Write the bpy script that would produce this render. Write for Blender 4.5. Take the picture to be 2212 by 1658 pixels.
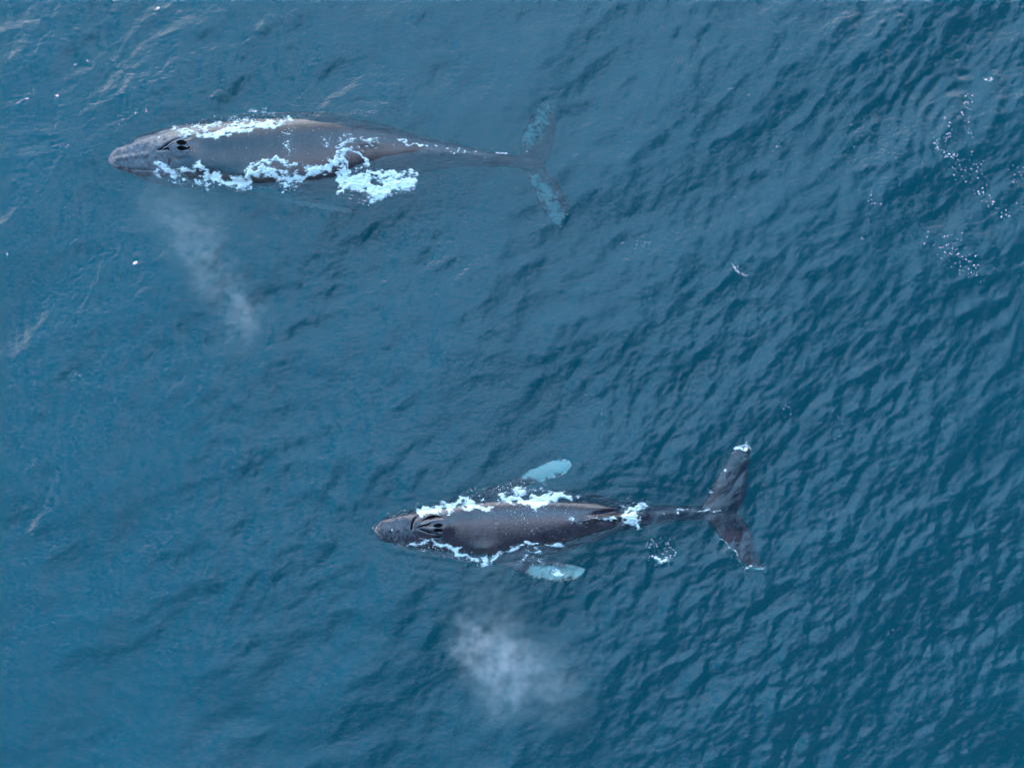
import bpy, bmesh, math
import numpy as np
from mathutils import Vector
from mathutils.bvhtree import BVHTree

# ------------------------------------------------------------------ camera, sky, sun
for o in list(bpy.data.objects): bpy.data.objects.remove(o)
scene = bpy.context.scene
COL = scene.collection
H = 30.0                      # drone height, metres
FRAME_W = 35.0                # metres of sea across the frame at water level
S = FRAME_W / 2212.0          # plan unit used below -> metres

cam_d = bpy.data.cameras.new("camera")
cam_d.sensor_width = 36.0
cam_d.lens = 18.0 / (FRAME_W / 2 / H)
cam_d.clip_end = 20000
cam = bpy.data.objects.new("camera", cam_d)
cam.location = (0, 0, H)
COL.objects.link(cam)
scene.camera = cam

SUN_EL, SUN_ROT = math.radians(16), math.radians(-25)
scene.view_settings.view_transform = 'Standard'
scene.view_settings.look = 'None'
scene.view_settings.gamma = 1
scene.view_settings.use_curve_mapping = False
scene.view_settings.exposure = 0.4

scene.cycles.max_bounces = 8
scene.cycles.volume_bounces = 2
scene.cycles.transparent_max_bounces = 12
scene.cycles.glossy_bounces = 3
scene.cycles.diffuse_bounces = 2
scene.cycles.caustics_reflective = False
scene.cycles.caustics_refractive = False
scene.cycles.use_denoising = True
scene.cycles.use_adaptive_sampling = False
scene.cycles.sample_clamp_indirect = 4
scene.cycles.volume_step_rate = 2.0


class NT:
    """tiny helper to write node trees as expressions"""
    def __init__(self, tree):
        self.t = tree; tree.nodes.clear()
    def n(self, typ, ins=None, **props):
        nd = self.t.nodes.new(typ)
        for k, v in props.items(): setattr(nd, k, v)
        for k, v in (ins or {}).items():
            if hasattr(v, 'is_output'): self.t.links.new(v, nd.inputs[k])
            else: nd.inputs[k].default_value = v
        return nd
    def m(self, op, a, b=0.0, c=0.0, clamp=False):
        nd = self.n('ShaderNodeMath', {0: a, 1: b, 2: c}, operation=op, use_clamp=clamp)
        return nd.outputs[0]
    def mr(self, v, a, b, c=0.0, d=1.0, smooth=True):
        nd = self.n('ShaderNodeMapRange', {0: v, 1: a, 2: b, 3: c, 4: d},
                    interpolation_type='SMOOTHSTEP' if smooth else 'LINEAR')
        return nd.outputs[0]
    def mix(self, f, a, b):
        nd = self.t.nodes.new('ShaderNodeMix'); nd.data_type = 'RGBA'
        for i, v in ((0, f), (6, a), (7, b)):
            if hasattr(v, 'is_output'): self.t.links.new(v, nd.inputs[i])
            else: nd.inputs[i].default_value = v
        return nd.outputs[2]
    def noise(self, vec, scale, detail=4, rough=.55, dist=0.0):
        return self.n('ShaderNodeTexNoise', {'Vector': vec, 'Scale': scale, 'Detail': detail,
                      'Roughness': rough, 'Distortion': dist}).outputs[0]
    def mapping(self, vec, loc=(0, 0, 0), rot=(0, 0, 0), scale=(1, 1, 1)):
        return self.n('ShaderNodeMapping', {'Vector': vec, 'Location': loc, 'Rotation': rot, 'Scale': scale}).outputs[0]


# world: clear blue sky with one broad bright overcast bank overhead
world = bpy.data.worlds.new("World"); scene.world = world; world.use_nodes = True
w = NT(world.node_tree)
sky = w.n('ShaderNodeTexSky', sky_type='NISHITA', sun_disc=False, sun_elevation=SUN_EL, sun_rotation=SUN_ROT,
          dust_density=0.0, air_density=1.0, ozone_density=3.0)
gen = w.n('ShaderNodeTexCoord').outputs['Generated']
sep = w.n('ShaderNodeSeparateXYZ', {0: gen}).outputs
zz = w.m('MAXIMUM', sep[2], 0.06)
u = w.m('DIVIDE', sep[0], zz); v = w.m('DIVIDE', sep[1], zz)
uv = w.n('ShaderNodeCombineXYZ', {0: u, 1: v, 2: 0.0}).outputs[0]
n1 = w.noise(uv, 2.2, 6, .6)
n2 = w.noise(w.mapping(uv, (3, 1, 7)), 7.5, 6, .62)
# distance of the bank's edge along its across direction
d = w.m('ADD', w.m('MULTIPLY', u, .80), w.m('MULTIPLY', v, -.60))
d = w.m('ADD', d, w.m('MULTIPLY', w.m('SUBTRACT', n1, .5), .35))
right = w.mr(d, .13, .21, 1, .0)
left = w.mr(w.m('ADD', u, w.m('MULTIPLY', w.m('SUBTRACT', n1, .5), .5)), -.70, -.05, .45, 1)
r2 = w.m('SQRT', w.m('ADD', w.m('MULTIPLY', u, u), w.m('MULTIPLY', v, v)))
far = w.mr(r2, .7, 2.2, 1, .12)
cl = w.m('MULTIPLY', w.m('MULTIPLY', right, left), far)
cl = w.m('MULTIPLY', cl, w.mr(n2, .42, .58, .38, 1.30))
bg_sky = w.n('ShaderNodeBackground', {0: sky.outputs[0], 1: 0.05})
back = w.m('ADD', w.m('MULTIPLY', u, -.55), w.m('MULTIPLY', v, .83))
lowfill = w.m('MULTIPLY', w.mr(r2, 3.2, 4.5), w.mr(back, -1.2, 1.5))  # bright band low in the sky, added to whiten the foam
lowfill = w.m('MULTIPLY', lowfill, w.mr(sep[2], .0, .1))
bg_low = w.n('ShaderNodeBackground', {0: (.84, .91, 1.0, 1), 1: w.m('MULTIPLY', lowfill, 5.2)})
bg_cl = w.n('ShaderNodeBackground', {0: w.mix(w.m('MULTIPLY', w.mr(left, .45, .95), w.mr(v, .10, .45, 1, .55)), (.0, .66, 1.25, 1), (.62, .76, 1.0, 1)), 1: w.m('MULTIPLY', cl, 2.95)})
add = w.n('ShaderNodeAddShader', {0: bg_sky.outputs[0], 1: bg_cl.outputs[0]})
add2 = w.n('ShaderNodeAddShader', {0: add.outputs[0], 1: bg_low.outputs[0]})
w.n('ShaderNodeOutputWorld', {0: add2.outputs[0]})

sun_d = bpy.data.lights.new("sun", 'SUN'); sun_d.energy = 0.5; sun_d.angle = math.radians(40); sun_d.color = (1, .99, .97)
sun = bpy.data.objects.new("sun", sun_d); COL.objects.link(sun)
# sky texture rotation 0 = +Y, turning clockwise seen from above
sdir = Vector((math.sin(SUN_ROT) * math.cos(SUN_EL), math.cos(SUN_ROT) * math.cos(SUN_EL), math.sin(SUN_EL)))
sun.rotation_euler = sdir.to_track_quat('Z', 'Y').to_euler()
sun.location = sdir * 60

# ------------------------------------------------------------------ helpers
def tag(o, label=None, cat=None, kind=None, group=None):
    for k, val in (('label', label), ('category', cat), ('kind', kind), ('group', group)):
        if val: o[k] = val
    return o

def XY(px, py, z=0.0):
    k = S * (H - z) / H
    return ((px - 1106.0) * k, (829.0 - py) * k)

def mesh_np(name, verts, faces, mat, smooth=True, parent=None):
    """verts (n,3), faces (m,k) constant k"""
    me = bpy.data.meshes.new(name)
    verts = np.asarray(verts, np.float32); faces = np.asarray(faces, np.int32)
    n, m, k = len(verts), len(faces), faces.shape[1]
    me.vertices.add(n); me.vertices.foreach_set('co', verts.ravel())
    me.loops.add(m * k); me.loops.foreach_set('vertex_index', faces.ravel())
    me.polygons.add(m); me.polygons.foreach_set('loop_start', np.arange(0, m * k, k, dtype=np.int32))
    me.polygons.foreach_set('use_smooth', np.full(m, smooth))
    me.update(calc_edges=True); me.validate()
    if mat: me.materials.append(mat)
    o = bpy.data.objects.new(name, me); COL.objects.link(o)
    if parent: o.parent = parent
    return o

def sample(tile, L, x, y):
    """bilinear periodic lookup"""
    N = tile.shape[0]
    fx = np.mod(x / L, 1) * N; fy = np.mod(y / L, 1) * N
    i = np.floor(fx).astype(int); j = np.floor(fy).astype(int)
    a = fx - i; b = fy - j; i %= N; j %= N; i2 = (i + 1) % N; j2 = (j + 1) % N
    return (tile[j, i] * (1 - a) * (1 - b) + tile[j, i2] * a * (1 - b) + tile[j2, i] * (1 - a) * b + tile[j2, i2] * a * b)

def field(L, N, seed, lo, hi, p, theta=0.0, spread=0, iso=1.0, slope=True):
    """random sea tile: wavelengths lo..hi, waves travelling along theta, unit rms slope"""
    rng = np.random.default_rng(seed)
    f = np.fft.fftfreq(N, L / N); kx, ky = np.meshgrid(f, f); k = np.hypot(kx, ky); k[0, 0] = 1e9
    lam = 1 / k
    win = 1 / (1 + (lam / hi) ** 6) / (1 + (lo / lam) ** 6)
    win[0, 0] = 0
    a = k ** (-p) * win
    ang = np.arctan2(ky, kx) - theta
    a = a * (iso + (1 - iso) * np.abs(np.cos(ang)) ** spread)
    F = a * (rng.normal(size=(N, N)) + 1j * rng.normal(size=(N, N)))
    h = np.fft.ifft2(F).real
    if slope:
        g = np.gradient(h, L / N); h = h / np.sqrt(np.mean(g[0] ** 2 + g[1] ** 2))
    else: h = h / h.std()
    return h.astype(np.float32)

def sstep(x, a, b):
    t = np.clip((x - a) / (b - a), 0, 1); return t * t * (3 - 2 * t)

# ------------------------------------------------------------------ the sea surface
R = math.radians
LA, LB, LC = 96.0, 40.0, 20.0
swell = field(LA, 1024, 11, 2.0, 8.0, 2.2, R(-58), 4, .12)
chop = field(LB, 1280, 12, .30, 2.0, 1.6, R(-44), 3, .32)
chop2 = field(LB, 1280, 15, .4, 2.0, 1.8, R(-15), 4, .22)
rip = field(LC, 1024, 13, .09, .5, 1.8, R(-50), 2, .25)
soft = field(LA, 256, 14, 5, 30, 1.5, slope=False)
crease = -np.sqrt(field(LB, 1280, 16, .9, 3.0, 2.2, R(-65), 3, .25) ** 2 + 2e-4)

def seg_dist(px, py, pts):
    """distance to a polyline and position along it"""
    best = np.full(np.shape(px), 1e9); tt = np.zeros(np.shape(px)); acc = 0
    P = np.array(pts, float); Ls = np.hypot(*(P[1:] - P[:-1]).T); tot = Ls.sum()
    for a, b, l in zip(P[:-1], P[1:], Ls):
        dx, dy = (b - a) / l
        s = np.clip((px - a[0]) * dx + (py - a[1]) * dy, 0, l)
        d = np.hypot(px - a[0] - s * dx, py - a[1] - s * dy)
        m = d < best; best = np.where(m, d, best); tt = np.where(m, (acc + s) / tot, tt); acc += l
    return best, tt

def calm(x, y):
    """wave energy over the scene: rough on the right, slick between and behind the whales"""
    px = x / S + 1106; py = 829 - y / S
    n = sample(soft, LA, x, y)
    rough = sstep(px + .35 * (py - 830) + 90 * n, 1150, 1750)
    top = sstep(px - 1.2 * py + 60 * n, 1150, 1500)
    rough = np.maximum(rough, top)
    return rough

def sea(x, y):
    q = calm(x, y); n = sample(soft, LA, x + 31, y + 17)
    patch = .58 + .60 * sstep(n, -1.1, 1.1)
    z = .068 * sample(swell, LA, x, y)
    z = z + (.092 + .028 * q) * patch * sample(chop, LB, x, y)
    z = z + (.050 + .035 * q) * patch * sample(chop2, LB, x + 7, y + 3)
    z = z + (.075 + .02 * q) * sample(crease, LB, x + 3, y + 11)
    z = z + (.062 + .085 * q) * patch * sample(rip, LC, x, y)
    px = x / S + 1106; py = 829 - y / S
    near = np.full(np.shape(z), 1e9); d0 = None
    for ax, hw in (([(300, 342), (540, 335), (717, 336), (911, 336), (1150, 350)], 78), ([(860, 1143), (1039, 1138), (1219, 1125), (1348, 1115), (1560, 1105)], 66)):
        d_, t_ = seg_dist(px, py, ax)
        edge = d_ - hw * np.clip(1.25 * np.sin(np.pi * (.12 + .80 * t_)) ** .8, .12, 1)
        near = np.minimum(near, edge)
    z = z * (.55 + .45 * sstep(near, -30, 70))
    # bow and flank ripples following the bodies, and an old ring of ripples far right
    nn = .5 + .5 * np.tanh(1.4 * sample(soft, LA, 3 * x + 5, 3 * y))
    wob = 9 * sample(chop, LB, x * .5, y * .5) * 1.6
    z = z + .012 * nn * np.sin((near + wob) / 22 * 2 * np.pi) * np.exp(-np.maximum(near, 0) / 60) * (near > -20)
    dr = np.hypot((px - 2085), (py - 315) * .72); ang = np.arctan2(py - 315, px - 2085)
    z = z + .020 * np.sin((dr + .6 * wob) / 24 * 2 * np.pi) * sstep(dr, 30, 70) * (1 - sstep(dr, 150, 230)) * (.25 + .75 * (np.cos(ang) < .1)) * nn
    return z

def axis(half, step, reach):
    a = list(np.arange(0, half, step)); s = step
    while a[-1] < reach: s *= 1.18; a.append(a[-1] + s)
    a = np.array(a); return np.concatenate([-a[:0:-1], a])

xs = axis(18.6, .04, 2600); ys = axis(14.2, .04, 2600)
gx, gy = np.meshgrid(xs, ys)
gz = sea(gx, gy)
fade = 1 - sstep(np.maximum(np.abs(gx), np.abs(gy)), 60, 300)
gz = gz * fade
ny, nx = gx.shape
V = np.stack([gx, gy, gz], -1).reshape(-1, 3)
idx = np.arange(nx * ny).reshape(ny, nx)
Fq = np.stack([idx[:-1, :-1], idx[:-1, 1:], idx[1:, 1:], idx[1:, :-1]], -1).reshape(-1, 4)
# close the body of water: skirt and bottom
ring = np.concatenate([idx[0, :-1], idx[:-1, -1], idx[-1, :0:-1], idx[:0:-1, 0]])
DEEP = -80.0
base = len(V); Vr = V[ring].copy(); Vr[:, 2] = DEEP
V = np.vstack([V, Vr, [[0, 0, DEEP]]])
k = len(ring); a0 = np.arange(k); a1 = (a0 + 1) % k
skirt = np.stack([ring[a1], ring[a0], base + a0, base + a1], -1)
half = np.arange(0, k, 2)
bot = np.stack([base + (half + 2) % k, base + (half + 1) % k, base + half, np.full(len(half), base + k)], -1)
Fq = np.vstack([Fq, skirt, bot])

def mat(name):
    m = bpy.data.materials.new(name); m.use_nodes = True
    return m, NT(m.node_tree)

m_sea, t = mat("sea_water")
pos = t.n('ShaderNodeNewGeometry').outputs['Position']
mp = t.mapping(pos, rot=(0, 0, R(45)), scale=(1.0, 2.1, 1))
b1 = t.noise(mp, 4.5, 5, .62, .6)
mp2 = t.mapping(pos, (3, 5, 0), rot=(0, 0, R(15)), scale=(1.0, 1.8, 1))
b2 = t.noise(mp2, 11, 3, .6, .4)
hgt = t.m('ADD', b1, t.m('MULTIPLY', b2, .35))
bump = t.n('ShaderNodeBump', {'Strength': 1.0, 'Distance': .033, 'Height': hgt}).outputs[0]
fr = t.n('ShaderNodeFresnel', {'IOR': 1.56, 'Normal': bump}).outputs[0]
gl = t.n('ShaderNodeBsdfGlossy', {'Color': (1, 1, 1, 1), 'Roughness': .03, 'Normal': bump})
tr = t.n('ShaderNodeBsdfTransparent', {'Color': (1, 1, 1, 1)})
df = t.n('ShaderNodeBsdfDiffuse', {'Color': (.0, .110, .176, 1), 'Normal': bump})
body = t.n('ShaderNodeMixShader', {0: .17, 1: tr.outputs[0], 2: df.outputs[0]})
mx = t.n('ShaderNodeMixShader', {0: fr, 1: body.outputs[0], 2: gl.outputs[0]})
sc = t.n('ShaderNodeVolumeScatter', {'Color': (.0, .74, .93, 1), 'Density': .175, 'Anisotropy': 0.0})
ab = t.n('ShaderNodeVolumeAbsorption', {'Color': (.50, .72, .76, 1), 'Density': .26})
va = t.n('ShaderNodeAddShader', {0: sc.outputs[0], 1: ab.outputs[0]})
t.n('ShaderNodeOutputMaterial', {'Surface': mx.outputs[0], 'Volume': va.outputs[0]})

water = mesh_np("water", V, Fq, m_sea)
tag(water, "deep teal blue open sea with wind ripples around the whales", "sea", 'structure')

# ------------------------------------------------------------------ whales
def skin_mat(name, tone, mottle, white):
    """tone: skin colour; mottle: how pale and scarred the head is"""
    m, t = mat(name)
    pos = t.n('ShaderNodeNewGeometry').outputs['Position']
    pale = t.n('ShaderNodeAttribute', attribute_name='pale').outputs['Fac']
    head = t.n('ShaderNodeAttribute', attribute_name='head').outputs['Fac']
    big = t.noise(pos, 1.1, 5, .6); fine = t.noise(pos, 9, 6, .7); spk = t.noise(pos, 26, 3, .6)
    c = t.mix(t.mr(big, .35, .65), (*[a * .72 for a in tone], 1), (*[a * 1.25 for a in tone], 1))
    streak = t.noise(t.mapping(pos, scale=(1.2, 9, 1)), 1.4, 5, .65)
    c = t.mix(t.m('MULTIPLY', t.mr(streak, .55, .75), .35), c, (tone[0] * 2, tone[1] * 2, tone[2] * 2.1, 1))
    wv = t.n('ShaderNodeTexVoronoi', {'Vector': t.mapping(pos, (2, 1, 0), scale=(.9, 5.5, .9)), 'Scale': 1.3}, feature='DISTANCE_TO_EDGE').outputs[0]
    gate = t.mr(t.noise(pos, 2.0, 3), .50, .62)
    c = t.mix(t.m('MULTIPLY', t.m('MULTIPLY', t.mr(wv, .0, .012, 1, 0), gate), .55), c, (.16, .15, .16, 1))
    c = t.mix(t.m('MULTIPLY', t.mr(t.noise(pos, 4.5, 6, .7), .56, .70), .40), c, (.115, .105, .115, 1))
    c = t.mix(t.m('MULTIPLY', t.mr(t.noise(t.mapping(pos, (9, 4, 2)), 2.6, 4, .6), .55, .68), .5), c, (tone[0] * .4, tone[1] * .4, tone[2] * .4, 1))
    # barnacle-pale mottling of the head
    hm = t.m('MULTIPLY', head, t.mr(fine, .38, .66, .25, 1))
    c = t.mix(t.m('MULTIPLY', hm, mottle), c, (.24, .24, .30, 1))
    c = t.mix(t.m('MULTIPLY', t.m('MULTIPLY', head, mottle), t.mr(spk, .58, .70)), c, (.42, .41, .44, 1))
    # white marks on flippers and flukes, the water's turquoise put into their colour
    mid = t.noise(pos, 3.2, 5, .65, 1.0)
    brk = t.m('ADD', t.m('MULTIPLY', t.m('SUBTRACT', fine, .5), 1.0), t.m('MULTIPLY', t.m('SUBTRACT', mid, .5), 1.6))
    pm = t.mr(t.m('ADD', pale, brk), .30, .85)
    c = t.mix(pm, c, (*white, 1))
    rough = t.mr(fine, .3, .7, .07, .20, False)
    rough = t.m('ADD', rough, t.m('MULTIPLY', head, .22))
    bh = t.m('ADD', t.m('MULTIPLY', fine, .6), t.m('MULTIPLY', spk, .25))
    bh = t.m('ADD', bh, t.m('MULTIPLY', big, 1.2))
    bp = t.n('ShaderNodeBump', {'Strength': .6, 'Distance': .025, 'Height': bh}).outputs[0]
    bs = t.n('ShaderNodeBsdfPrincipled', {'Base Color': c, 'Roughness': rough, 'Normal': bp,
             'Specular IOR Level': .5, 'IOR': 1.62})
    t.n('ShaderNodeOutputMaterial', {'Surface': bs.outputs[0]})
    return m

def interp(tab, x):
    """smooth interpolation of a table [(x, a, b, ...)] (monotone cubic by finite differences)"""
    tab = np.array(tab, float); X = tab[:, 0]; Y = tab[:, 1:]
    m = np.gradient(Y, X, axis=0)
    i = np.clip(np.searchsorted(X, x) - 1, 0, len(X) - 2)
    h = (X[i + 1] - X[i])[:, None]; s = ((x - X[i]) / (X[i + 1] - X[i]))[:, None]
    return (Y[i] * (1 + 2 * s) * (1 - s) ** 2 + m[i] * h * s * (1 - s) ** 2
            + Y[i + 1] * s * s * (3 - 2 * s) + m[i + 1] * h * s * s * (s - 1))

def loft(bm, rings):
    prev = None; first = None
    for r in rings:
        vs = [bm.verts.new(p) for p in r]
        if prev:
            n = len(vs)
            for i in range(n): bm.faces.new((prev[i], prev[(i + 1) % n], vs[(i + 1) % n], vs[i]))
        else: first = vs
        prev = vs
    bm.faces.new(first[::-1]); bm.faces.new(prev)

def body_rings(tab, n=150, seg=72):
    """tab rows: px, edge above, edge below, ridge, crest height over water, half height, squareness"""
    tab = [tuple(r) for r in tab]
    x = np.linspace(tab[0][0], tab[-1][0], n)
    # denser at the snout
    x = tab[0][0] + (tab[-1][0] - tab[0][0]) * (np.linspace(0, 1, n) ** 1.25)
    q = interp(tab, x); rings = []
    for xx, (e1, e2, rd, zt, h, pw) in zip(x, q):
        zc = zt - h; k = (H - zc) / H
        yc = (e1 + e2) / 2; hw = abs(e2 - e1) / 2 * S * k
        X = (xx - 1106) * S * ((H - zt) / H if xx < tab[3][0] else k)
        Yc = (829 - yc) * S * k; Yr = (829 - rd) * S * (H - zt) / H
        pts = []
        for a in np.linspace(0, 2 * math.pi, seg, endpoint=False):
            ca, sa = math.cos(a), math.sin(a)
            cy = math.copysign(abs(ca) ** (2 / pw), ca); cz = math.copysign(abs(sa) ** (2 / pw), sa)
            z = zc + h * cz
            y = Yc + hw * cy + (Yr - Yc) * max(0, cz) ** 2 * .9
            pts.append((X, y, z))
        rings.append(pts)
    return rings

def blade(bm, lead, trail, zs, th, n=60, m=14, knob=0.0):
    """fin: leading and trailing edge as plan points, root -> tip, depth table and thickness table"""
    tl = np.linspace(0, 1, len(lead)); tt = np.linspace(0, 1, len(trail)); T = np.linspace(0, 1, n)
    L = interp([(a, *p) for a, p in zip(tl, lead)], T); Tr = interp([(a, *p) for a, p in zip(tt, trail)], T)
    Z = interp([(a, b) for a, b in zip(np.linspace(0, 1, len(zs)), zs)], T)[:, 0]
    TH = interp([(a, b) for a, b in zip(np.linspace(0, 1, len(th)), th)], T)[:, 0]
    rings = []
    for i in range(n):
        ax_ = (L[i] - Tr[i]) / (np.hypot(*(L[i] - Tr[i])) + 1e-6)
        L[i] = L[i] + ax_ * knob * (math.sin(T[i] * 38) + .6 * math.sin(T[i] * 61 + 1)) * min(1, T[i] * 3)
        Tr[i] = Tr[i] + ax_ * knob * .6 * math.sin(T[i] * 27 + 2)
        a = np.array(XY(*L[i], Z[i])); b = np.array(XY(*Tr[i], Z[i])); up = []; dn = []
        for j in range(m + 1):
            s = .5 - .5 * math.cos(math.pi * j / m)
            p = a * (1 - s) + b * s
            e = max(.25, (1 - (2 * s - .72) ** 2 / 1.7)) if 0 < s < 1 else .22
            e = e * (1 - s) ** .35 if s > .72 else e
            e = max(e, .25)
            up.append((p[0], p[1], Z[i] + TH[i] * .5 * e)); dn.append((p[0], p[1], Z[i] - TH[i] * .5 * e))
        rings.append(up + dn[::-1])
    loft(bm, rings)

def finish_whale(bm, name, material, voxel, pale_fn, head_fn, sculpt, label):
    bmesh.ops.recalc_face_normals(bm, faces=bm.faces)
    me = bpy.data.meshes.new(name); bm.to_mesh(me); bm.free()
    tmp = bpy.data.objects.new("tmp", me); COL.objects.link(tmp)
    md = tmp.modifiers.new("r", 'REMESH'); md.mode = 'VOXEL'; md.voxel_size = voxel
    sm = tmp.modifiers.new("s", 'SMOOTH'); sm.factor = .5; sm.iterations = 3
    dg = bpy.context.evaluated_depsgraph_get()
    me2 = bpy.data.meshes.new_from_object(tmp.evaluated_get(dg))
    bpy.data.objects.remove(tmp)
    n = len(me2.vertices); co = np.empty(n * 3, np.float32); me2.vertices.foreach_get('co', co); co = co.reshape(-1, 3)
    kk = H / (H - co[:, 2])
    px = co[:, 0] * kk / S + 1106; py = 829 - co[:, 1] * kk / S
    co[:, 2] += sculpt(px, py, co[:, 2])
    me2.vertices.foreach_set('co', co.ravel())
    for nm, fn in (('pale', pale_fn), ('head', head_fn)):
        at = me2.attributes.new(nm, 'FLOAT', 'POINT')
        at.data.foreach_set('value', np.clip(fn(px, py), 0, 1).astype(np.float32))
    me2.polygons.foreach_set('use_smooth', np.ones(len(me2.polygons), bool))
    me2.materials.clear(); me2.materials.append(material); me2.name = name; me2.update()
    o = bpy.data.objects.new(name, me2); COL.objects.link(o)
    tag(o, label, "whale")
    return o

def groove(px, py, pts, w, dep):
    d, t_ = seg_dist(px, py, pts)
    return -dep * np.exp(-(d / w) ** 2) * np.sin(np.pi * np.clip(t_ * .96 + .02, 0, 1)) ** .5

# ---- the upper, larger whale
W1 = [(233, 338, 352, 345, -.02, .10, 2.2), (240, 325, 361, 344, .06, .22, 2.3), (262, 312, 373, 341, .13, .42, 2.4), (300, 297, 387, 336, .17, .62, 2.4),
      (356, 281, 401, 328, .20, .85, 2.3), (400, 269, 407, 320, .24, 1.0, 2.2), (464, 259, 413, 334, .29, 1.2, 2.3),
      (540, 250, 419, 336, .31, 1.3, 2.35), (620, 245, 424, 334, .30, 1.3, 2.4), (717, 247, 424, 326, .23, 1.2, 2.4),
      (817, 271, 408, 309, .08, 1.05, 2.4), (911, 300, 371, 313, .0, .80, 2.5), (1011, 321, 359, 325, -.05, .50, 2.3),
      (1091, 334, 360, 342, -.22, .30, 2.3), (1140, 338, 366, 351, -.45, .16, 2.3), (1178, 344, 362, 352, -.65, .06, 2.0)]
bm = bmesh.new()
loft(bm, body_rings(W1))
blade(bm, [(1122, 352), (1126, 308), (1130, 284), (1150, 246), (1169, 215)], [(1176, 354), (1186, 330), (1199, 296), (1200, 256), (1189, 218)],
      (-.75, -1.3, -1.9), (.26, .16, .07))
blade(bm, [(1122, 352), (1138, 382), (1154, 408), (1170, 452), (1206, 494)], [(1176, 350), (1186, 376), (1208, 398), (1230, 446), (1217, 492)],
      (-.75, -1.1, -1.6), (.26, .16, .07))
blade(bm, [(500, 390), (560, 418), (640, 444), (760, 462)], [(560, 382), (600, 404), (670, 426), (768, 452)], (-1.0, -1.7, -2.2), (.34, .22, .08))
blade(bm, [(500, 280), (560, 262), (620, 250), (690, 244)], [(560, 290), (600, 274), (650, 262), (700, 252)], (-1.1, -2.0, -2.8), (.34, .22, .08))
# dorsal fin: a low ridge
def fin_rings(pts, hs, ws, z0):
    P = interp([(i, *p) for i, p in enumerate(pts)], np.linspace(0, len(pts) - 1, 24))
    hh = interp(list(enumerate(hs)), np.linspace(0, len(hs) - 1, 24))[:, 0]
    ww = interp(list(enumerate(ws)), np.linspace(0, len(ws) - 1, 24))[:, 0]
    rings = []
    for p, h_, w_ in zip(P, hh, ww):
        x, y = XY(*p); r = []
        for a in np.linspace(0, 2 * math.pi, 16, endpoint=False):
            r.append((x, y + w_ * math.cos(a) * (1 - .5 * max(0, math.sin(a))), z0 + h_ * math.sin(a)))
        rings.append(r)
    return rings

def tubercles(px, py, spots, h=.035, w=4.0):
    z = 0
    for a, b in spots: z = z + h * np.exp(-((px - a) ** 2 + (py - b) ** 2) / w ** 2)
    return z
rng = np.random.default_rng(5)
tub1 = [(250 + 22 * i + rng.uniform(-3, 3), 343 - 1.5 * i + rng.uniform(-2, 2)) for i in range(5)] + \
       [(256 + 20 * i, 322 - 5.0 * i + rng.uniform(-2, 2)) for i in range(6)] + [(256 + 20 * i, 362 + 3.5 * i + rng.uniform(-2, 2)) for i in range(6)]
def sculpt1(px, py, z):
    up = sstep(z, -.6, -.2)
    d, _ = seg_dist(px, py, [(345, 322), (372, 316), (405, 312)])
    dz = .10 * np.exp(-(d / 20) ** 2)                                  # splash guard mound
    dz = dz + groove(px, py, [(338, 324), (352, 321), (366, 310), (384, 302), (412, 298)], 2.4, .07)
    dz = dz + groove(px, py, [(338, 326), (352, 326), (364, 321), (372, 330)], 2.6, .05)
    dz = dz + groove(px, py, [(368, 342), (368, 350), (366, 360)], 1.8, .05)
    dz = dz + groove(px, py, [(320, 352), (330, 362), (338, 368)], 2.6, .05)
    dz = dz + groove(px, py, [(368, 336), (385, 344), (410, 340)], 4.0, .03)
    # rostrum ridge and the lip line either side
    dz = dz + .035 * np.exp(-((py - (345 - (px - 240) * .16)) / 5) ** 2) * sstep(px, 238, 262) * (1 - sstep(px, 315, 340))
    dz = dz + groove(px, py, [(262, 322), (290, 304), (330, 290), (362, 284)], 2.2, .04)
    dz = dz + groove(px, py, [(262, 364), (290, 367), (320, 368), (345, 368)], 2.2, .04)
    dz = dz + tubercles(px, py, tub1)
    dz = dz + .05 * np.exp(-(((px - 790) / 30) ** 2 + ((py - 308) / 9) ** 2))      # low dorsal hump
    ly = np.interp(px, [440, 464, 500, 530, 545], [368, 384, 397, 396, 386])
    st = sstep(py - ly, -4, 3) * (1 - sstep(py - ly, 6, 22))
    dz = dz - .15 * st * sstep(px, 445, 465) * (1 - sstep(px, 535, 550))  # step shaped so the lower edge reflects dark
    # shoulder bulge that breaks the water at the lower side
    dz = dz + .14 * np.exp(-(((px - 525) / 50) ** 2 + ((py - 380) / 22) ** 2))
    dz = dz - .10 * np.exp(-(((px - 455) / 30) ** 2 + ((py - 378) / 16) ** 2))
    return dz * up
def pale1(px, py):
    up, t1 = seg_dist(px, py, [(1140, 298), (1165, 265), (1180, 225)])
    lo, t2 = seg_dist(px, py, [(1158, 392), (1185, 430), (1208, 480)])
    fl, _ = seg_dist(px, py, [(560, 412), (640, 434), (740, 452)])
    return .66 * np.exp(-(up / 30) ** 2) + .70 * np.exp(-(lo / 26) ** 2) + .9 * np.exp(-(fl / 18) ** 2) * (py > 404)
def head1(px, py): return 1 - sstep(px + 12 * np.sin(py / 9), 345, 440)
SK1 = skin_mat("whale_skin_brown", (.046, .033, .040), .50, (.13, .52, .56))
whale1 = finish_whale(bm, "humpback_whale", SK1, .03, pale1, head1, sculpt1,
    "larger humpback whale at upper left, brownish grey, pale mottled head, flukes sunk and blurred underwater")

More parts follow.
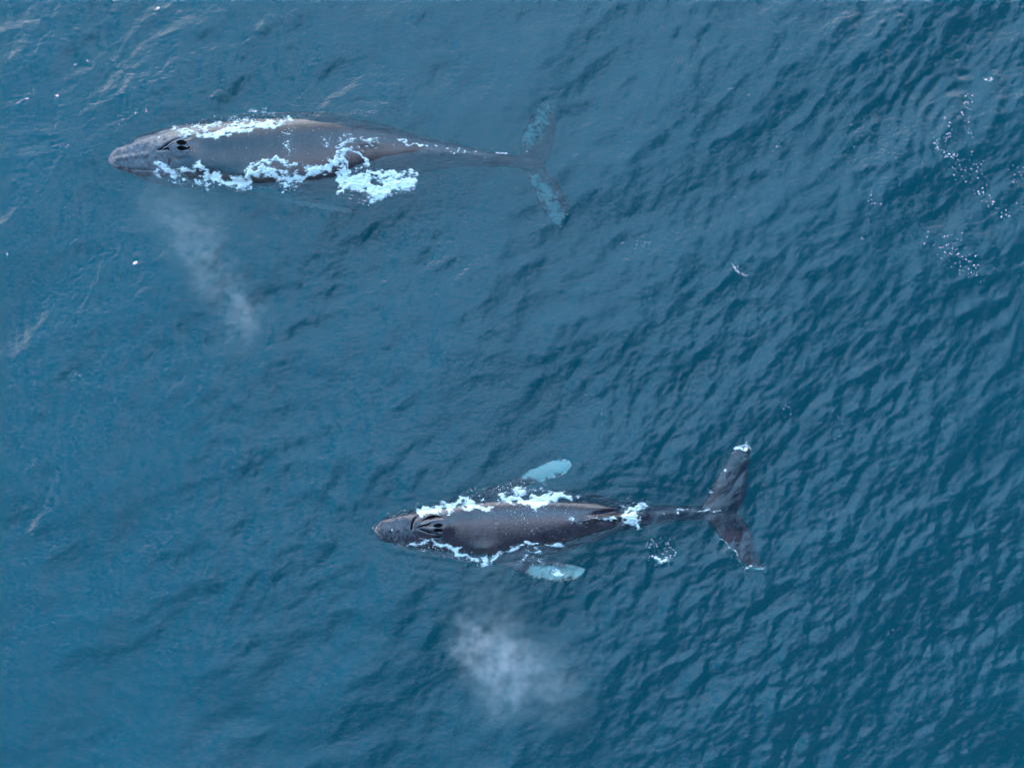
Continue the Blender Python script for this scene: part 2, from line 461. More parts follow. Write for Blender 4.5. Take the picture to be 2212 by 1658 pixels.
# ---- the lower whale
W2 = [(807, 1138, 1149, 1143, -.03, .10, 2.2), (814, 1128, 1160, 1144, .06, .24, 2.3), (845, 1112, 1175, 1143, .14, .46, 2.4), (899, 1096, 1190, 1142, .20, .72, 2.3),
      (945, 1084, 1199, 1140, .24, .90, 2.2), (979, 1074, 1206, 1140, .28, 1.05, 2.1), (1039, 1063, 1214, 1139, .30, 1.2, 2.15), (1119, 1056, 1211, 1137, .32, 1.25, 2.15),
      (1219, 1057, 1193, 1127, .34, 1.15, 1.9), (1290, 1068, 1168, 1118, .32, 1.0, 1.8), (1348, 1083, 1147, 1116, .16, .80, 1.8),
      (1396, 1088, 1138, 1112, -.03, .58, 2.2), (1468, 1091, 1125, 1106, -.07, .38, 2.3), (1516, 1092, 1123, 1104, -.10, .24, 2.0),
      (1560, 1090, 1122, 1105, -.16, .15, 2.0), (1594, 1098, 1120, 1109, -.22, .06, 2.0)]
bm = bmesh.new()
loft(bm, body_rings(W2))
blade(bm, [(1500, 1106), (1518, 1088), (1527, 1074), (1546, 1034), (1570, 998), (1587, 966), (1612, 958)],
      [(1588, 1110), (1602, 1092), (1610, 1070), (1615, 1040), (1618, 1005), (1622, 978), (1623, 966)], (-.25, -.20, -.10), (.28, .15, .07))
blade(bm, [(1500, 1106), (1522, 1120), (1545, 1145), (1565, 1172), (1589, 1196), (1612, 1222), (1640, 1231)],
      [(1590, 1106), (1607, 1124), (1621, 1147), (1629, 1172), (1638, 1198), (1646, 1213), (1654, 1225)], (-.25, -.20, -.10), (.28, .15, .07))
blade(bm, [(1000, 1080), (1060, 1054), (1110, 1034), (1160, 1008), (1205, 991), (1228, 992)],
      [(1080, 1084), (1110, 1064), (1140, 1048), (1180, 1038), (1218, 1026), (1237, 1006)], (-.70, -.30, -.09), (.34, .24, .09), knob=1.6)
blade(bm, [(1040, 1196), (1085, 1220), (1125, 1236), (1165, 1250), (1205, 1256), (1240, 1256)],
      [(1110, 1180), (1135, 1194), (1165, 1206), (1205, 1212), (1245, 1221), (1269, 1229)], (-.70, -.34, -.12), (.34, .24, .09), knob=1.6)
loft(bm, fin_rings([(1236, 1122), (1262, 1119), (1284, 1117), (1306, 1117)], [.06, .12, .17, .05], [.12, .18, .12, .05], .30))

tub2 = [(822 + 18 * i + rng.uniform(-2, 2), 1143 + rng.uniform(-2, 2)) for i in range(4)] + \
       [(826 + 15 * i, 1124 - 3.4 * i + rng.uniform(-2, 2)) for i in range(6)] + [(826 + 15 * i, 1162 + 3.0 * i + rng.uniform(-2, 2)) for i in range(6)]
def sculpt2(px, py, z):
    up = sstep(z, -.6, -.2)
    d, _ = seg_dist(px, py, [(905, 1138), (930, 1138), (955, 1139)])
    dz = .11 * np.exp(-(d / 19) ** 2)
    for g, w_, dp in (([(890, 1146), (890, 1130), (896, 1118), (908, 1112)], 2.0, .07),
                      ([(900, 1140), (914, 1134), (926, 1133), (934, 1127)], 2.0, .06),
                      ([(904, 1141), (914, 1144), (926, 1148), (940, 1152)], 2.0, .07),
                      ([(908, 1128), (922, 1120), (940, 1116), (956, 1118)], 2.2, .06),
                      ([(930, 1160), (944, 1160), (956, 1157)], 2.2, .06),
                      ([(892, 1150), (905, 1160), (922, 1162)], 2.4, .04)):
        dz = dz + groove(px, py, g, w_, dp)
    for i in range(7):                                                   # creases across the rostrum
        x0 = 826 + 9 * i
        dz = dz + groove(px, py, [(x0, 1148), (x0 + 2, 1158 + i), (x0 + 6, 1166 + i)], 1.6, .018)
    dz = dz + tubercles(px, py, tub2, .03, 3.5)
    # the two hollows beside the ridge behind the fin
    for c in (1104, 1130):
        dd, _ = seg_dist(px, py, [(1272, 1114 if c < 1116 else 1122), (1345, c)])
        dz = dz - .17 * np.exp(-(dd / 7) ** 2) * sstep(px, 1262, 1310)
    for L_, sg, x0, x1 in (([(1000, 1186), (1029, 1196), (1069, 1199), (1109, 1181), (1160, 1178), (1219, 1172), (1290, 1150), (1345, 1134)], 1, 1005, 1340),
                           ([(1245, 1075), (1290, 1084), (1345, 1102)], -1, 1255, 1342)):   # steps shaped to reflect dark, like folds where water sheets off
        ly = np.interp(px, [p[0] for p in L_], [p[1] for p in L_])
        st = sstep(sg * (py - ly), -4, 3) * (1 - sstep(sg * (py - ly), 6, 26))
        dz = dz - .15 * st * sstep(px, x0, x0 + 20) * (1 - sstep(px, x1 - 15, x1 + 5))
    dz = dz + .12 * np.exp(-(((px - 1055) / 40) ** 2 + ((py - 1188) / 16) ** 2))
    return dz * up
def pale2(px, py):
    a, _ = seg_dist(px, py, [(1165, 1022), (1205, 1008), (1235, 1004)])
    b, _ = seg_dist(px, py, [(1155, 1236), (1200, 1238), (1262, 1230)])
    c, _ = seg_dist(px, py, [(1130, 1030), (1150, 1018)]); e, _ = seg_dist(px, py, [(1585, 966), (1612, 958), (1621, 968)])
    f, _ = seg_dist(px, py, [(1612, 1224), (1630, 1230), (1654, 1227)])
    return (1.05 * np.exp(-(a / 21) ** 2) * (py < 1046) + .95 * np.exp(-(b / 20) ** 2) * (py > 1203) * (px > 1120) + .7 * np.exp(-(c / 9) ** 2) * (py < 1046)
            + .8 * np.exp(-(e / 4) ** 2) + .9 * np.exp(-(f / 4) ** 2))
def head2(px, py): return (1 - sstep(px, 820, 930)) * .7
SK2 = skin_mat("whale_skin_slate", (.044, .032, .043), .28, (.50, .95, .88))
whale2 = finish_whale(bm, "humpback_whale", SK2, .028, pale2, head2, sculpt2,
    "smaller humpback whale at lower right, slate grey, white flippers, dark flukes spread at the surface")

# surfaces used to lay things on skin and water
def bvh_of(o):
    return BVHTree.FromPolygons([v_.co.copy() for v_ in o.data.vertices], [tuple(p.vertices) for p in o.data.polygons])
BV = [bvh_of(whale1), bvh_of(whale2)]
def top_z(x, y):
    """height of whatever is uppermost: water or whale"""
    z = sea(x, y).astype(float); f = z.ravel(); X = x.ravel(); Y = y.ravel()
    py = 829 - Y / S
    for i in range(len(X)):
        b = 0 if py[i] < 700 else 1
        h = BV[b].ray_cast(Vector((X[i], Y[i], 3)), Vector((0, 0, -1)), 6)
        if h[0] is not None and h[0].z > f[i]: f[i] = h[0].z
    return f.reshape(z.shape)

# ---- blowholes: black patches for the shaded nostril openings, with pale fleshy rims, parts of each whale
m_dark, t = mat("shade_black")  # black that paints the shade in nostrils and skin creases
bs = t.n('ShaderNodeBsdfPrincipled', {'Base Color': (.003, .003, .004, 1), 'Roughness': .9, 'Specular IOR Level': .05})
t.n('ShaderNodeOutputMaterial', {'Surface': bs.outputs[0]})
m_rim, t = mat("nostril_rim_grey")
pos = t.n('ShaderNodeNewGeometry').outputs['Position']
c = t.mix(t.noise(pos, 14, 4), (.10, .09, .11, 1), (.30, .29, .33, 1))
bs = t.n('ShaderNodeBsdfPrincipled', {'Base Color': c, 'Roughness': .25})
t.n('ShaderNodeOutputMaterial', {'Surface': bs.outputs[0]})

def skin_z(b, x, y):
    h = BV[b].ray_cast(Vector((x, y, 3)), Vector((0, 0, -1)), 6)
    return h[0].z if h[0] is not None else 0.0

def tube(name, b, pts, r0, r1, material, parent, lift=.0, n=36, closed=False):
    P = interp([(i, *p) for i, p in enumerate(pts)], np.linspace(0, len(pts) - 1, n))
    rings = []
    for i, p in enumerate(P):
        x, y = XY(*p, .25)
        q = P[min(i + 1, n - 1)] - P[max(i - 1, 0)]; l = math.hypot(*q); nx_, ny_ = q[1] / l, q[0] / l
        t_ = i / (n - 1); r = (r0 + (r1 - r0) * math.sin(math.pi * t_) ** .6)
        z = skin_z(b, x, y) + lift
        rings.append([(x + nx_ * r * math.cos(a), y + ny_ * r * math.cos(a), z + r * math.sin(a) * .9)
                      for a in np.linspace(0, 2 * math.pi, 10, endpoint=False)])
    bm = bmesh.new(); loft(bm, rings); bmesh.ops.recalc_face_normals(bm, faces=bm.faces)
    me = bpy.data.meshes.new(name); bm.to_mesh(me); bm.free()
    me.polygons.foreach_set('use_smooth', np.ones(len(me.polygons), bool)); me.materials.append(material)
    o = bpy.data.objects.new(name, me); COL.objects.link(o); o.parent = parent
    return o

def lens(name, b, c, rx, ry, ang, material, parent):
    """almond shaped nostril opening: a black patch over the skin stands for its shaded pit"""
    V, F = [], []; n = 40; rings = 7
    for k_ in range(rings):
        f = k_ / (rings - 1)
        for i in range(n):
            a = 2 * math.pi * i / n
            ex = 1.15 * rx * f * math.cos(a); ey = 1.2 * ry * f * math.sin(a) * (1 - .35 * abs(math.cos(a)) ** 2)
            X, Y = XY(c[0] + ex * math.cos(ang) - ey * math.sin(ang), c[1] + ex * math.sin(ang) + ey * math.cos(ang), .25)
            V.append((X, Y, skin_z(b, X, Y) + .045 - .012 * (1 - f * f)))
    for k_ in range(rings - 1):
        for i in range(n):
            F.append((k_ * n + i, k_ * n + (i + 1) % n, (k_ + 1) * n + (i + 1) % n, (k_ + 1) * n + i))
    return mesh_np(name, V, F, material, parent=parent)

lens("blowhole", 0, (395, 310), 10, 5.0, .05, m_dark, whale1)
lens("blowhole", 0, (395, 322), 9, 4.2, .05, m_dark, whale1)
for pts in ([(368, 318), (386, 314), (402, 317), (410, 309)], [(384, 318), (396, 326), (408, 328), (412, 326)],
            [(372, 319), (390, 318), (404, 318), (411, 323)], [(352, 322), (366, 316), (380, 305), (396, 300), (410, 298)]):
    tube("blowhole_rim", 0, pts, .008, .034, m_rim, whale1, .004)
for pts in ([(337, 325), (348, 322), (358, 317), (366, 311), (384, 303), (398, 300)], [(352, 324), (362, 321), (368, 326)],
            [(402, 319), (408, 321), (412, 318)]):
    tube("fold_shade", 0, pts, .006, .045, m_dark, whale1, -.012)  # black tubes laid in for the shade of the skin creases
lens("blowhole", 1, (947, 1133), 9, 3.6, -.12, m_dark, whale2)
lens("blowhole", 1, (947, 1143), 9, 3.4, .05, m_dark, whale2)
for pts in ([(920, 1139), (936, 1138), (948, 1139), (957, 1130)], [(936, 1139), (948, 1148), (957, 1149)], [(928, 1140), (944, 1138), (956, 1144)],
            [(908, 1133), (920, 1129), (934, 1124), (952, 1122)]):
    tube("blowhole_rim", 1, pts, .006, .028, m_rim, whale2, .004)
for pts in ([(890, 1147), (888, 1138), (893, 1126), (899, 1117)], [(901, 1139), (912, 1134), (922, 1133), (932, 1127)],
            [(904, 1141), (914, 1143), (924, 1149), (938, 1152)], [(912, 1126), (924, 1118), (940, 1115), (957, 1119)],
            [(932, 1160), (946, 1160), (957, 1156)]):
    tube("fold_shade", 1, pts, .006, .040, m_dark, whale2, -.012)  # crease shade again, as dark half-sunk tubes

# ------------------------------------------------------------------ foam
def foam_mat(name, lacy):
    m, t = mat(name)
    pos = t.n('ShaderNodeNewGeometry').outputs['Position']
    c = t.mix(t.noise(pos, 6, 5, .6), (.86, .89, .91, 1), (.94, .95, .96, 1))
    bp = t.n('ShaderNodeBump', {'Strength': .5, 'Distance': .03, 'Height': t.noise(pos, 16, 5, .6)}).outputs[0]
    bs = t.n('ShaderNodeBsdfPrincipled', {'Base Color': c, 'Roughness': .7, 'Normal': bp})
    out = bs.outputs[0]
    if lacy:
        cov = t.n('ShaderNodeAttribute', attribute_name='cover').outputs['Fac']
        f1 = t.noise(t.mapping(pos, rot=(0, 0, .15), scale=(.5, 1.2, 1)), 22, 4, .65, 1.0); f2 = t.noise(t.mapping(pos, scale=(.5, 1.1, 1)), 9, 4, .6, 1.5)
        v_ = t.m('ADD', cov, t.m('ADD', t.m('MULTIPLY', t.m('SUBTRACT', f1, .5), 1.3), t.m('MULTIPLY', t.m('SUBTRACT', f2, .5), .9)))
        al = t.m('ADD', t.m('MULTIPLY', t.mr(v_, -.20, .42), .80), t.m('MULTIPLY', t.mr(v_, -.60, .25), .20))
        tr = t.n('ShaderNodeBsdfTransparent')
        out = t.n('ShaderNodeMixShader', {0: al, 1: tr.outputs[0], 2: bs.outputs[0]}).outputs[0]
    t.n('ShaderNodeOutputMaterial', {'Surface': out})
    return m
m_foam = foam_mat("sea_foam_drops", False); m_lace = foam_mat("sea_foam", True)

LF = 24.0
fa = field(LF, 1536, 21, .22, .9, 1.9, slope=False)
fb = field(LF, 1536, 22, .04, .20, 1.0, slope=False)
fc = field(LF, 1536, 23, .11, .4, 1.9, slope=False)

def foam(name, strokes, label, cell=.02, seed=0, cat="foam"):
    """strokes: (points, width in plan units, density). Lacy sheets laid over water and skin."""
    P = np.array([p for s in strokes for p in s[0]], float); wm = max(s[1] for s in strokes) * 2.6 + 6
    x0, y1 = XY(P[:, 0].min() - wm, P[:, 1].min() - wm); x1, y0 = XY(P[:, 0].max() + wm, P[:, 1].max() + wm)
    X, Y = np.meshgrid(np.arange(x0, x1, cell), np.arange(y0, y1, cell))
    wx = .05 * sample(fa, LF, X + seed, Y) + .03 * sample(fc, LF, X, Y); wy = .05 * sample(fa, LF, X, Y + 5 + seed)
    px = (X + wx) / S + 1106; py = 829 - (Y + wy) / S
    D = np.zeros_like(X)
    for pts, wd, den in strokes:
        d, t_ = seg_dist(px, py, pts)
        D = np.maximum(D, den * np.exp(-(d / wd) ** 2 * .75) * (.35 + .65 * np.sin(np.pi * np.clip(t_, .04, .96)) ** .4))
    a = sample(fa, LF, .6 * X + seed, Y); b = sample(fb, LF, .5 * X, Y + seed)
    c_ = sample(fc, LF, .55 * X + 9, Y + 2); r1 = .5 - np.abs(sample(fa, LF, X + 4, Y + seed + 6))
    val = D * 1.65 - .86 + (.20 * a + .22 * b + .16 * c_ + .22 * r1) * (1.15 - .5 * np.clip(D, 0, 1))
    on = (val > -.5) & (D > .07)
    cellon = on[:-1, :-1] & on[1:, 1:] & (on[:-1, 1:] | on[1:, :-1])
    jj, ii = np.nonzero(cellon)
    nxx = X.shape[1]
    q = np.stack([jj * nxx + ii, jj * nxx + ii + 1, (jj + 1) * nxx + ii + 1, (jj + 1) * nxx + ii], -1)
    used, inv = np.unique(q, return_inverse=True); q = inv.reshape(q.shape)
    xv, yv = X.ravel()[used], Y.ravel()[used]; vv = np.clip(val.ravel()[used], 0, 1)
    zv = top_z(xv, yv) + .008 + .04 * np.minimum(vv, .7) * (1 + .35 * b.ravel()[used])
    zv = np.maximum(zv, top_z(xv, yv) + .006) if False else zv
    o = mesh_np(name, np.stack([xv, yv, zv], -1), q, m_lace)
    at = o.data.attributes.new('cover', 'FLOAT', 'POINT'); at.data.foreach_set('value', val.ravel()[used].astype(np.float32))
    tag(o, label, cat, 'stuff')
    return o

ICO = None
def drops(name, spots, label, seed=1, cat="foam"):
    """spots: (polyline, spread, count, r0, r1)"""
    rg = np.random.default_rng(seed); xs_, ys_, rs = [], [], []
    for pts, sp, cnt, r0, r1 in spots:
        P = np.array(pts, float)
        for _ in range(cnt):
            t_ = rg.uniform(0, len(P) - 1 - 1e-6) if len(P) > 1 else 0; i = int(t_)
            p = P[i] if len(P) == 1 else P[i] * (1 - (t_ - i)) + P[i + 1] * (t_ - i)
            g = rg.normal(size=2) * sp
            x, y = XY(p[0] + g[0], p[1] + g[1]); xs_.append(x); ys_.append(y); rs.append(.54 * (r0 + (r1 - r0) * rg.random() ** 3))
    xs_, ys_, rs = map(np.array, (xs_, ys_, rs)); zs = top_z(xs_, ys_)
    bm = bmesh.new(); bmesh.ops.create_icosphere(bm, subdivisions=1, radius=1)
    bv = np.array([v_.co[:] for v_ in bm.verts]); bf = np.array([[v_.index for v_ in f.verts] for f in bm.faces]); bm.free()
    n = len(bv); sq = rg.uniform(.6, 1.5, size=(len(rs), 1, 3)); sq[..., 2] *= .6
    V = bv[None] * rs[:, None, None] * sq
    V[..., 0] += xs_[:, None]; V[..., 1] += ys_[:, None]; V[..., 2] += (zs + rs * .4)[:, None]
    F = bf[None] + (np.arange(len(rs)) * n)[:, None, None]
    o = mesh_np(name, V.reshape(-1, 3), F.reshape(-1, 3), m_foam)
    tag(o, label, cat, 'stuff'); return o

foam("foam", [
    ([(362, 288), (404, 282), (454, 274), (504, 266), (524, 256)], 11, .62),
    ([(370, 294), (400, 293), (434, 290)], 6, .6),
    ([(434, 300), (484, 292), (512, 280), (540, 286), (574, 276), (614, 272)], 7, 1.0),
    ([(520, 276), (545, 270), (580, 268), (612, 264)], 8, .95),
    ([(530, 242), (560, 240), (594, 247)], 8, .48),
    ([(598, 256), (625, 262), (632, 275)], 8, .6), ([(614, 276), (622, 300), (630, 336)], 5, .38)],
    "lacy white foam washing along the upper side of the larger whale", seed=1)
foam("foam", [
    ([(341, 367), (364, 370), (384, 372), (404, 368), (427, 362), (443, 372), (464, 386), (494, 396), (524, 397), (542, 390), (548, 377), (574, 372), (604, 380), (646, 390)], 9, .92),
    ([(356, 380), (384, 398), (408, 414)], 4, .62), ([(518, 408), (554, 402)], 7, .58), ([(400, 384), (430, 392), (470, 402)], 7, .5),
    ([(544, 366), (574, 354), (604, 348), (624, 356), (640, 366), (646, 358), (668, 364)], 5.5, .82),
    ([(557, 376), (597, 387), (627, 391), (653, 381), (681, 371), (707, 366), (727, 352), (741, 334), (757, 322), (775, 318)], 7.5, .95),
    ([(600, 402), (641, 404), (660, 396)], 6, .62), ([(741, 338), (744, 362), (748, 382)], 6, .95),
    ([(757, 326), (781, 334), (794, 352), (789, 362), (771, 366)], 4.5, .85), ([(725, 322), (745, 318)], 4, .6)],
    "ragged line of white foam along the lower side of the larger whale", seed=3)
foam("foam", [
    ([(743, 378), (757, 396), (787, 400), (817, 418), (837, 402), (877, 396), (893, 388)], 15, 1.25),
    ([(752, 386), (775, 392), (800, 405)], 16, 1.2), ([(794, 366), (817, 378), (841, 376), (869, 378)], 8, 1.1),
    ([(731, 414), (745, 405), (762, 398)], 4, .95), ([(822, 418), (824, 436)], 8, 1.0), ([(770, 415), (800, 425)], 8, .7),
    ([(738, 356), (742, 372), (750, 390)], 6, 1.0)],
    "thick white splash patch on the water below the middle of the larger whale", seed=5)
foam("foam", [([(716, 308), (757, 306), (787, 304), (817, 308), (840, 310)], 11, .52), ([(760, 304), (800, 304), (838, 309)], 7, .55),
    ([(837, 306), (877, 308), (909, 311), (937, 317), (977, 322)], 2.0, .66), ([(911, 314), (951, 318), (991, 324), (1051, 328), (1101, 338)], 2.4, .36)],
    "thin pale streak of foam over the back ridge of the larger whale", cell=.016, seed=7)
foam("foam", [
    ([(908, 1108), (931, 1100), (955, 1096), (979, 1092), (995, 1080), (1011, 1076), (1019, 1088)], 8, .95),
    ([(955, 1108), (989, 1098), (1029, 1094), (1055, 1104), (1067, 1096), (1077, 1076)], 4.5, .62),
    ([(1079, 1072), (1109, 1074), (1129, 1084), (1149, 1086), (1179, 1080), (1221, 1067), (1247, 1073)], 8, 1.05),
    ([(1135, 1080), (1169, 1076), (1205, 1068)], 8, .9), ([(1099, 1060), (1150, 1062), (1199, 1062)], 7, .5), ([(1035, 1088), (1050, 1080)], 6, .4)],
    "white foam streaming along the upper side of the smaller whale", seed=9)
foam("foam", [
    ([(901, 1178), (919, 1174), (939, 1167), (959, 1174), (979, 1182), (999, 1194), (1019, 1204), (1039, 1212), (1063, 1214)], 8, .85),
    ([(866, 1176), (899, 1178)], 2, .75), ([(1069, 1202), (1089, 1191), (1109, 1181), (1129, 1173), (1149, 1173)], 5.5, .78),
    ([(1089, 1198), (1119, 1204), (1159, 1196)], 8, .46), ([(1132, 1173), (1197, 1177), (1214, 1175)], 2.4, .85), ([(1150, 1198), (1168, 1196)], 5, .6)],
    "broken white foam along the lower side of the smaller whale", seed=12)
foam("foam", [
    ([(1342, 1092), (1360, 1102), (1392, 1092)], 6.5, 1.0), ([(1344, 1130), (1372, 1121), (1375, 1133)], 8, .95), ([(1346, 1114), (1387, 1109)], 6, .8),
    ([(1350, 1098), (1356, 1128)], 8, .8),
    ([(1228, 1119), (1257, 1121), (1276, 1117)], 5, .55), ([(1240, 1122), (1262, 1121)], 7, .55), ([(1276, 1117), (1310, 1117), (1350, 1118)], 2.6, .8),
    ([(1387, 1109), (1444, 1106), (1492, 1104), (1555, 1102)], 2.2, .52)],
    "small burst of foam at the tail stock of the smaller whale", cell=.016, seed=14)
foam("foam", [
    ([(1581, 977), (1588, 966), (1612, 959), (1621, 967)], 2.8, .58), ([(1560, 1020), (1565, 1013)], 4, .6), ([(1528, 1073), (1533, 1061)], 2, .6),
    ([(1548, 1150), (1565, 1172), (1579, 1188)], 2, .52), ([(1581, 1188), (1603, 1208), (1610, 1222)], 3.0, .5), ([(1612, 1224), (1632, 1229), (1653, 1227)], 2.6, .66)],
    "thin foam edging the fluke tips of the smaller whale", cell=.016, seed=15)
foam("foam", [([(1409, 1198), (1416, 1207), (1428, 1217)], 6, .78), ([(1440, 1194), (1445, 1200)], 4, .5), ([(1378, 1134), (1396, 1172), (1408, 1196)], 1.4, .55), ([(1432, 1212), (1450, 1210)], 5, .5)],
    "little white splash on open water below the smaller whale's tail", cell=.016, seed=16)
foam("foam", [([(1170, 1216), (1190, 1230), (1212, 1236)], 10, .46), ([(1160, 1210), (1175, 1222)], 3, .5)],
    "white flecks of foam over the lower flipper of the smaller whale", cell=.016, seed=17)
foam("foam", [([(1582, 574), (1590, 584), (1604, 591), (1616, 592)], 3, .8)],
    "small curved foam line on open water right of centre", cell=.016, seed=18)
wisps = []  # those at upper left stand in for pale glints on the ripples
for (x, y, l, a, dn) in [(20, 222, 36, -15, .55), (35, 208, 26, -20, .6), (150, 150, 26, -55, .5), (180, 150, 22, -55, .5), (110, 215, 20, -40, .45),
                     (240, 120, 40, -60, .5), (285, 262, 30, -58, .62), (262, 268, 26, -60, .55), (310, 254, 34, -62, .6), (340, 165, 20, -30, .5), (355, 295, 16, -40, .5),
                     (335, 20, 22, -30, .5), (140, 330, 34, -50, .5), (190, 372, 28, -45, .45), (120, 375, 22, -60, .45), (70, 440, 26, -60, .55), (10, 560, 26, -62, .5),
                     (45, 500, 20, -60, .4), (540, 240, 30, -8, .5), (250, 300, 22, -55, .5), (290, 570, 16, -50, .45), (40, 145, 30, 10, .4),
                     (1910, 138, 30, 20, .6), (1875, 130, 22, 0, .5), (1580, 195, 34, 8, .5), (2060, 120, 20, 0, .5), (2120, 165, 34, 15, .55), (2195, 200, 30, 80, .6), (2080, 100, 20, 10, .45)]:
    a = math.radians(a); wisps.append(([(x, y), (x + l * .5 * math.cos(a) + 2, y + l * .5 * math.sin(a)), (x + l * math.cos(a), y + l * math.sin(a))], 2.4, dn * .70))
def wisp_group(sel, label, seed): foam("foam", sel, label, cell=.02, seed=seed)
wisp_group([s for s in wisps if s[0][0][0] < 700], "faint short glints painted as pale wisps on the blue water at upper left", 19)
wisp_group([s for s in wisps if s[0][0][0] > 700], "faint short foam wisps on the rippled water at upper right", 20)

drops("spray_drops", [([(370, 285), (500, 262), (600, 245)], 9, 160, .012, .035), ([(614, 276), (624, 300), (634, 336)], 8, 60, .012, .035),
    ([(690, 300), (740, 320), (730, 350)], 12, 70, .012, .03), ([(360, 385), (460, 400), (560, 404), (650, 400)], 8, 140, .012, .032),
    ([(740, 420), (800, 432), (860, 412), (898, 390)], 7, 160, .012, .04), ([(450, 340), (700, 330)], 24, 40, .010, .022), ([(1035, 335), (1090, 330)], 22, 6, .015, .03)],
    "white water drops scattered over and beside the larger whale", 2)
drops("spray_drops", [([(1060, 1110), (1120, 1100), (1160, 1112)], 14, 110, .010, .028), ([(1130, 1095), (1230, 1098)], 8, 60, .010, .026), ([(1100, 1145), (1240, 1140)], 22, 70, .009, .02),
    ([(840, 1114), (870, 1105), (905, 1090)], 3, 50, .010, .026), ([(808, 1130), (812, 1155)], 4, 10, .012, .026), ([(855, 1172), (900, 1176)], 3, 30, .01, .024),
    ([(930, 1180), (1000, 1205), (1060, 1220)], 7, 110, .012, .03), ([(1000, 1066), (1100, 1052), (1220, 1056)], 7, 130, .012, .03),
    ([(1340, 1090), (1395, 1090)], 7, 40, .012, .03), ([(1230, 1118), (1300, 1118)], 8, 30, .01, .022), ([(848, 1143)], 2, 1, .04, .05)],
    "white water drops scattered over and beside the smaller whale", 3)
drops("spray_drops", [([(1400, 1165), (1450, 1200)], 12, 60, .012, .035), ([(1440, 1175)], 8, 12, .02, .04)],
    "white drops around the little splash below the smaller whale's tail", 4)
drops("spray_drops", [([(2045, 258), (2047, 290), (2040, 304)], 4, 22, .02, .05), ([(2094, 200), (2088, 240), (2092, 300)], 5, 30, .02, .05),
    ([(2018, 298), (2022, 322), (2042, 336), (2066, 340)], 4, 46, .02, .055), ([(2066, 345), (2080, 380), (2062, 370)], 11, 20, .016, .04),
    ([(2112, 345), (2108, 390), (2128, 420), (2150, 450)], 10, 46, .016, .05), ([(2160, 455), (2180, 470)], 11, 20, .016, .045), ([(2200, 375)], 12, 18, .02, .045),
    ([(2080, 500), (2060, 520), (2000, 522)], 12, 30, .016, .045), ([(1870, 440), (1890, 425), (1868, 505)], 10, 20, .014, .035)],
    "sparse white bubbles strewn on the rippled water near the right edge", 6)
drops("spray_drops", [([(2040, 545), (2070, 550), (2092, 575), (2110, 600)], 14, 70, .018, .045), ([(1585, 575), (1600, 590)], 5, 24, .012, .03)],
    "white bubbles in a small cluster beneath the strewn bubbles at right", 7)
drops("spray_drops", [([(1822, 270)], 30, 6, .02, .04), ([(1688, 318)], 10, 3, .02, .045), ([(160, 815)], 6, 12, .015, .03), ([(1810, 920)], 16, 12, .015, .03),
    ([(1390, 525)], 14, 26, .012, .03), ([(1290, 880)], 10, 16, .012, .025), ([(1705, 880)], 10, 10, .015, .03), ([(1925, 1370)], 8, 5, .02, .035), ([(1735, 405)], 200, 20, .01, .025)],
    "tiny lone white flecks dotted across the open water", 8)

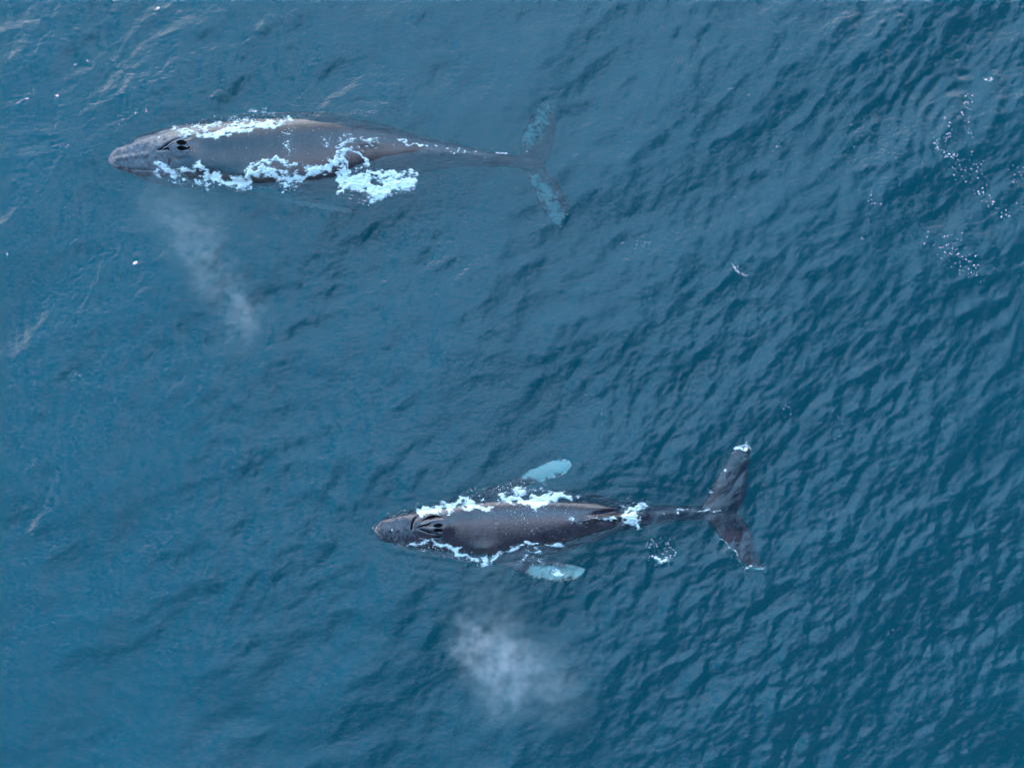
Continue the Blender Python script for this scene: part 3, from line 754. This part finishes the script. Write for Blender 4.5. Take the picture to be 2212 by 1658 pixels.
# ------------------------------------------------------------------ breath mist
def mist(name, blobs, dens, label, seed=0.0, colour=(.93, .95, 1.0)):
    """blobs: plan x, plan y, height, radius m, weight. A closed hull holding an uneven volume."""
    m, t = mat(name + "_air")
    pos = t.n('ShaderNodeNewGeometry').outputs['Position']
    wp = t.noise(pos, .9, 3, .5)
    nz = t.n('ShaderNodeTexNoise', {'Vector': pos, 'Scale': 1.2, 'Detail': 3.0}).outputs[1]
    off = t.n('ShaderNodeVectorMath', {0: nz, 1: (.5, .5, .5)}, operation='SUBTRACT').outputs[0]
    off = t.n('ShaderNodeVectorMath', {0: off, 3: 1.5}, operation='SCALE').outputs[0]
    pw = t.n('ShaderNodeVectorMath', {0: pos, 1: off}, operation='ADD').outputs[0]
    tot = None; bm = bmesh.new()
    for (px, py, z, r, wt) in blobs:
        x, y = XY(px, py, z)
        dd = t.n('ShaderNodeVectorMath', {0: pw, 1: (x, y, z)}, operation='DISTANCE').outputs['Value']
        g = t.m('MULTIPLY', t.mr(dd, 0, r, 1, 0), wt)
        tot = g if tot is None else t.m('ADD', tot, g)
        tmp = bmesh.ops.create_icosphere(bm, subdivisions=3, radius=r * 1.18)
        for v_ in tmp['verts']: v_.co = Vector((v_.co.x + x, v_.co.y + y, max(v_.co.z + z, .32)))
    fine = t.noise(pos, 2.6, 6, .65); fn = t.mr(fine, .38, .66, .05, 1.8)
    den = t.m('MULTIPLY', t.m('MULTIPLY', tot, fn), dens)
    vol = t.n('ShaderNodeVolumePrincipled', {'Color': (*colour, 1), 'Density': den, 'Anisotropy': .0})
    t.n('ShaderNodeOutputMaterial', {'Volume': vol.outputs[0]})
    me = bpy.data.meshes.new(name); bm.to_mesh(me); bm.free()
    o0 = bpy.data.objects.new("tmp", me); COL.objects.link(o0)
    md = o0.modifiers.new("r", 'REMESH'); md.mode = 'VOXEL'; md.voxel_size = .15
    me2 = bpy.data.meshes.new_from_object(o0.evaluated_get(bpy.context.evaluated_depsgraph_get()))
    bpy.data.objects.remove(o0)
    me2.materials.clear(); me2.materials.append(m); me2.name = name
    o = bpy.data.objects.new(name, me2); COL.objects.link(o)
    tag(o, label, "mist", 'stuff'); return o

mist("breath_mist", [(350, 430, 1.2, 1.5, .35), (385, 470, 1.6, 1.6, .45), (415, 510, 1.9, 1.5, .45), (440, 560, 2.1, 1.3, .8), (470, 610, 2.2, 1.1, .7),
                     (505, 645, 2.2, 1.1, .9), (530, 680, 2.2, 1.1, 1.2), (520, 720, 2.2, 1.1, .55), (480, 450, 1.5, 1.4, .2)], .13,
     "faint slanting puff of white breath mist below the larger whale's head")
mist("breath_mist", [(1000, 1345, 1.6, .8, .9), (1025, 1385, 1.9, 1.0, 1.6), (1050, 1415, 2.1, 1.3, 1.6), (1095, 1400, 2.1, 1.3, 1.0), (1120, 1440, 2.2, 1.5, .75),
                     (1080, 1470, 2.2, 1.4, .75), (1085, 1510, 2.1, 1.3, .5), (1180, 1460, 2.2, 1.7, .4), (1210, 1500, 2.2, 1.6, .3), (1070, 1350, 1.8, 1.7, .3), (1060, 1280, 1.4, 1.4, .15)], .17,
     "denser round puff of white breath mist below the smaller whale's flippers")
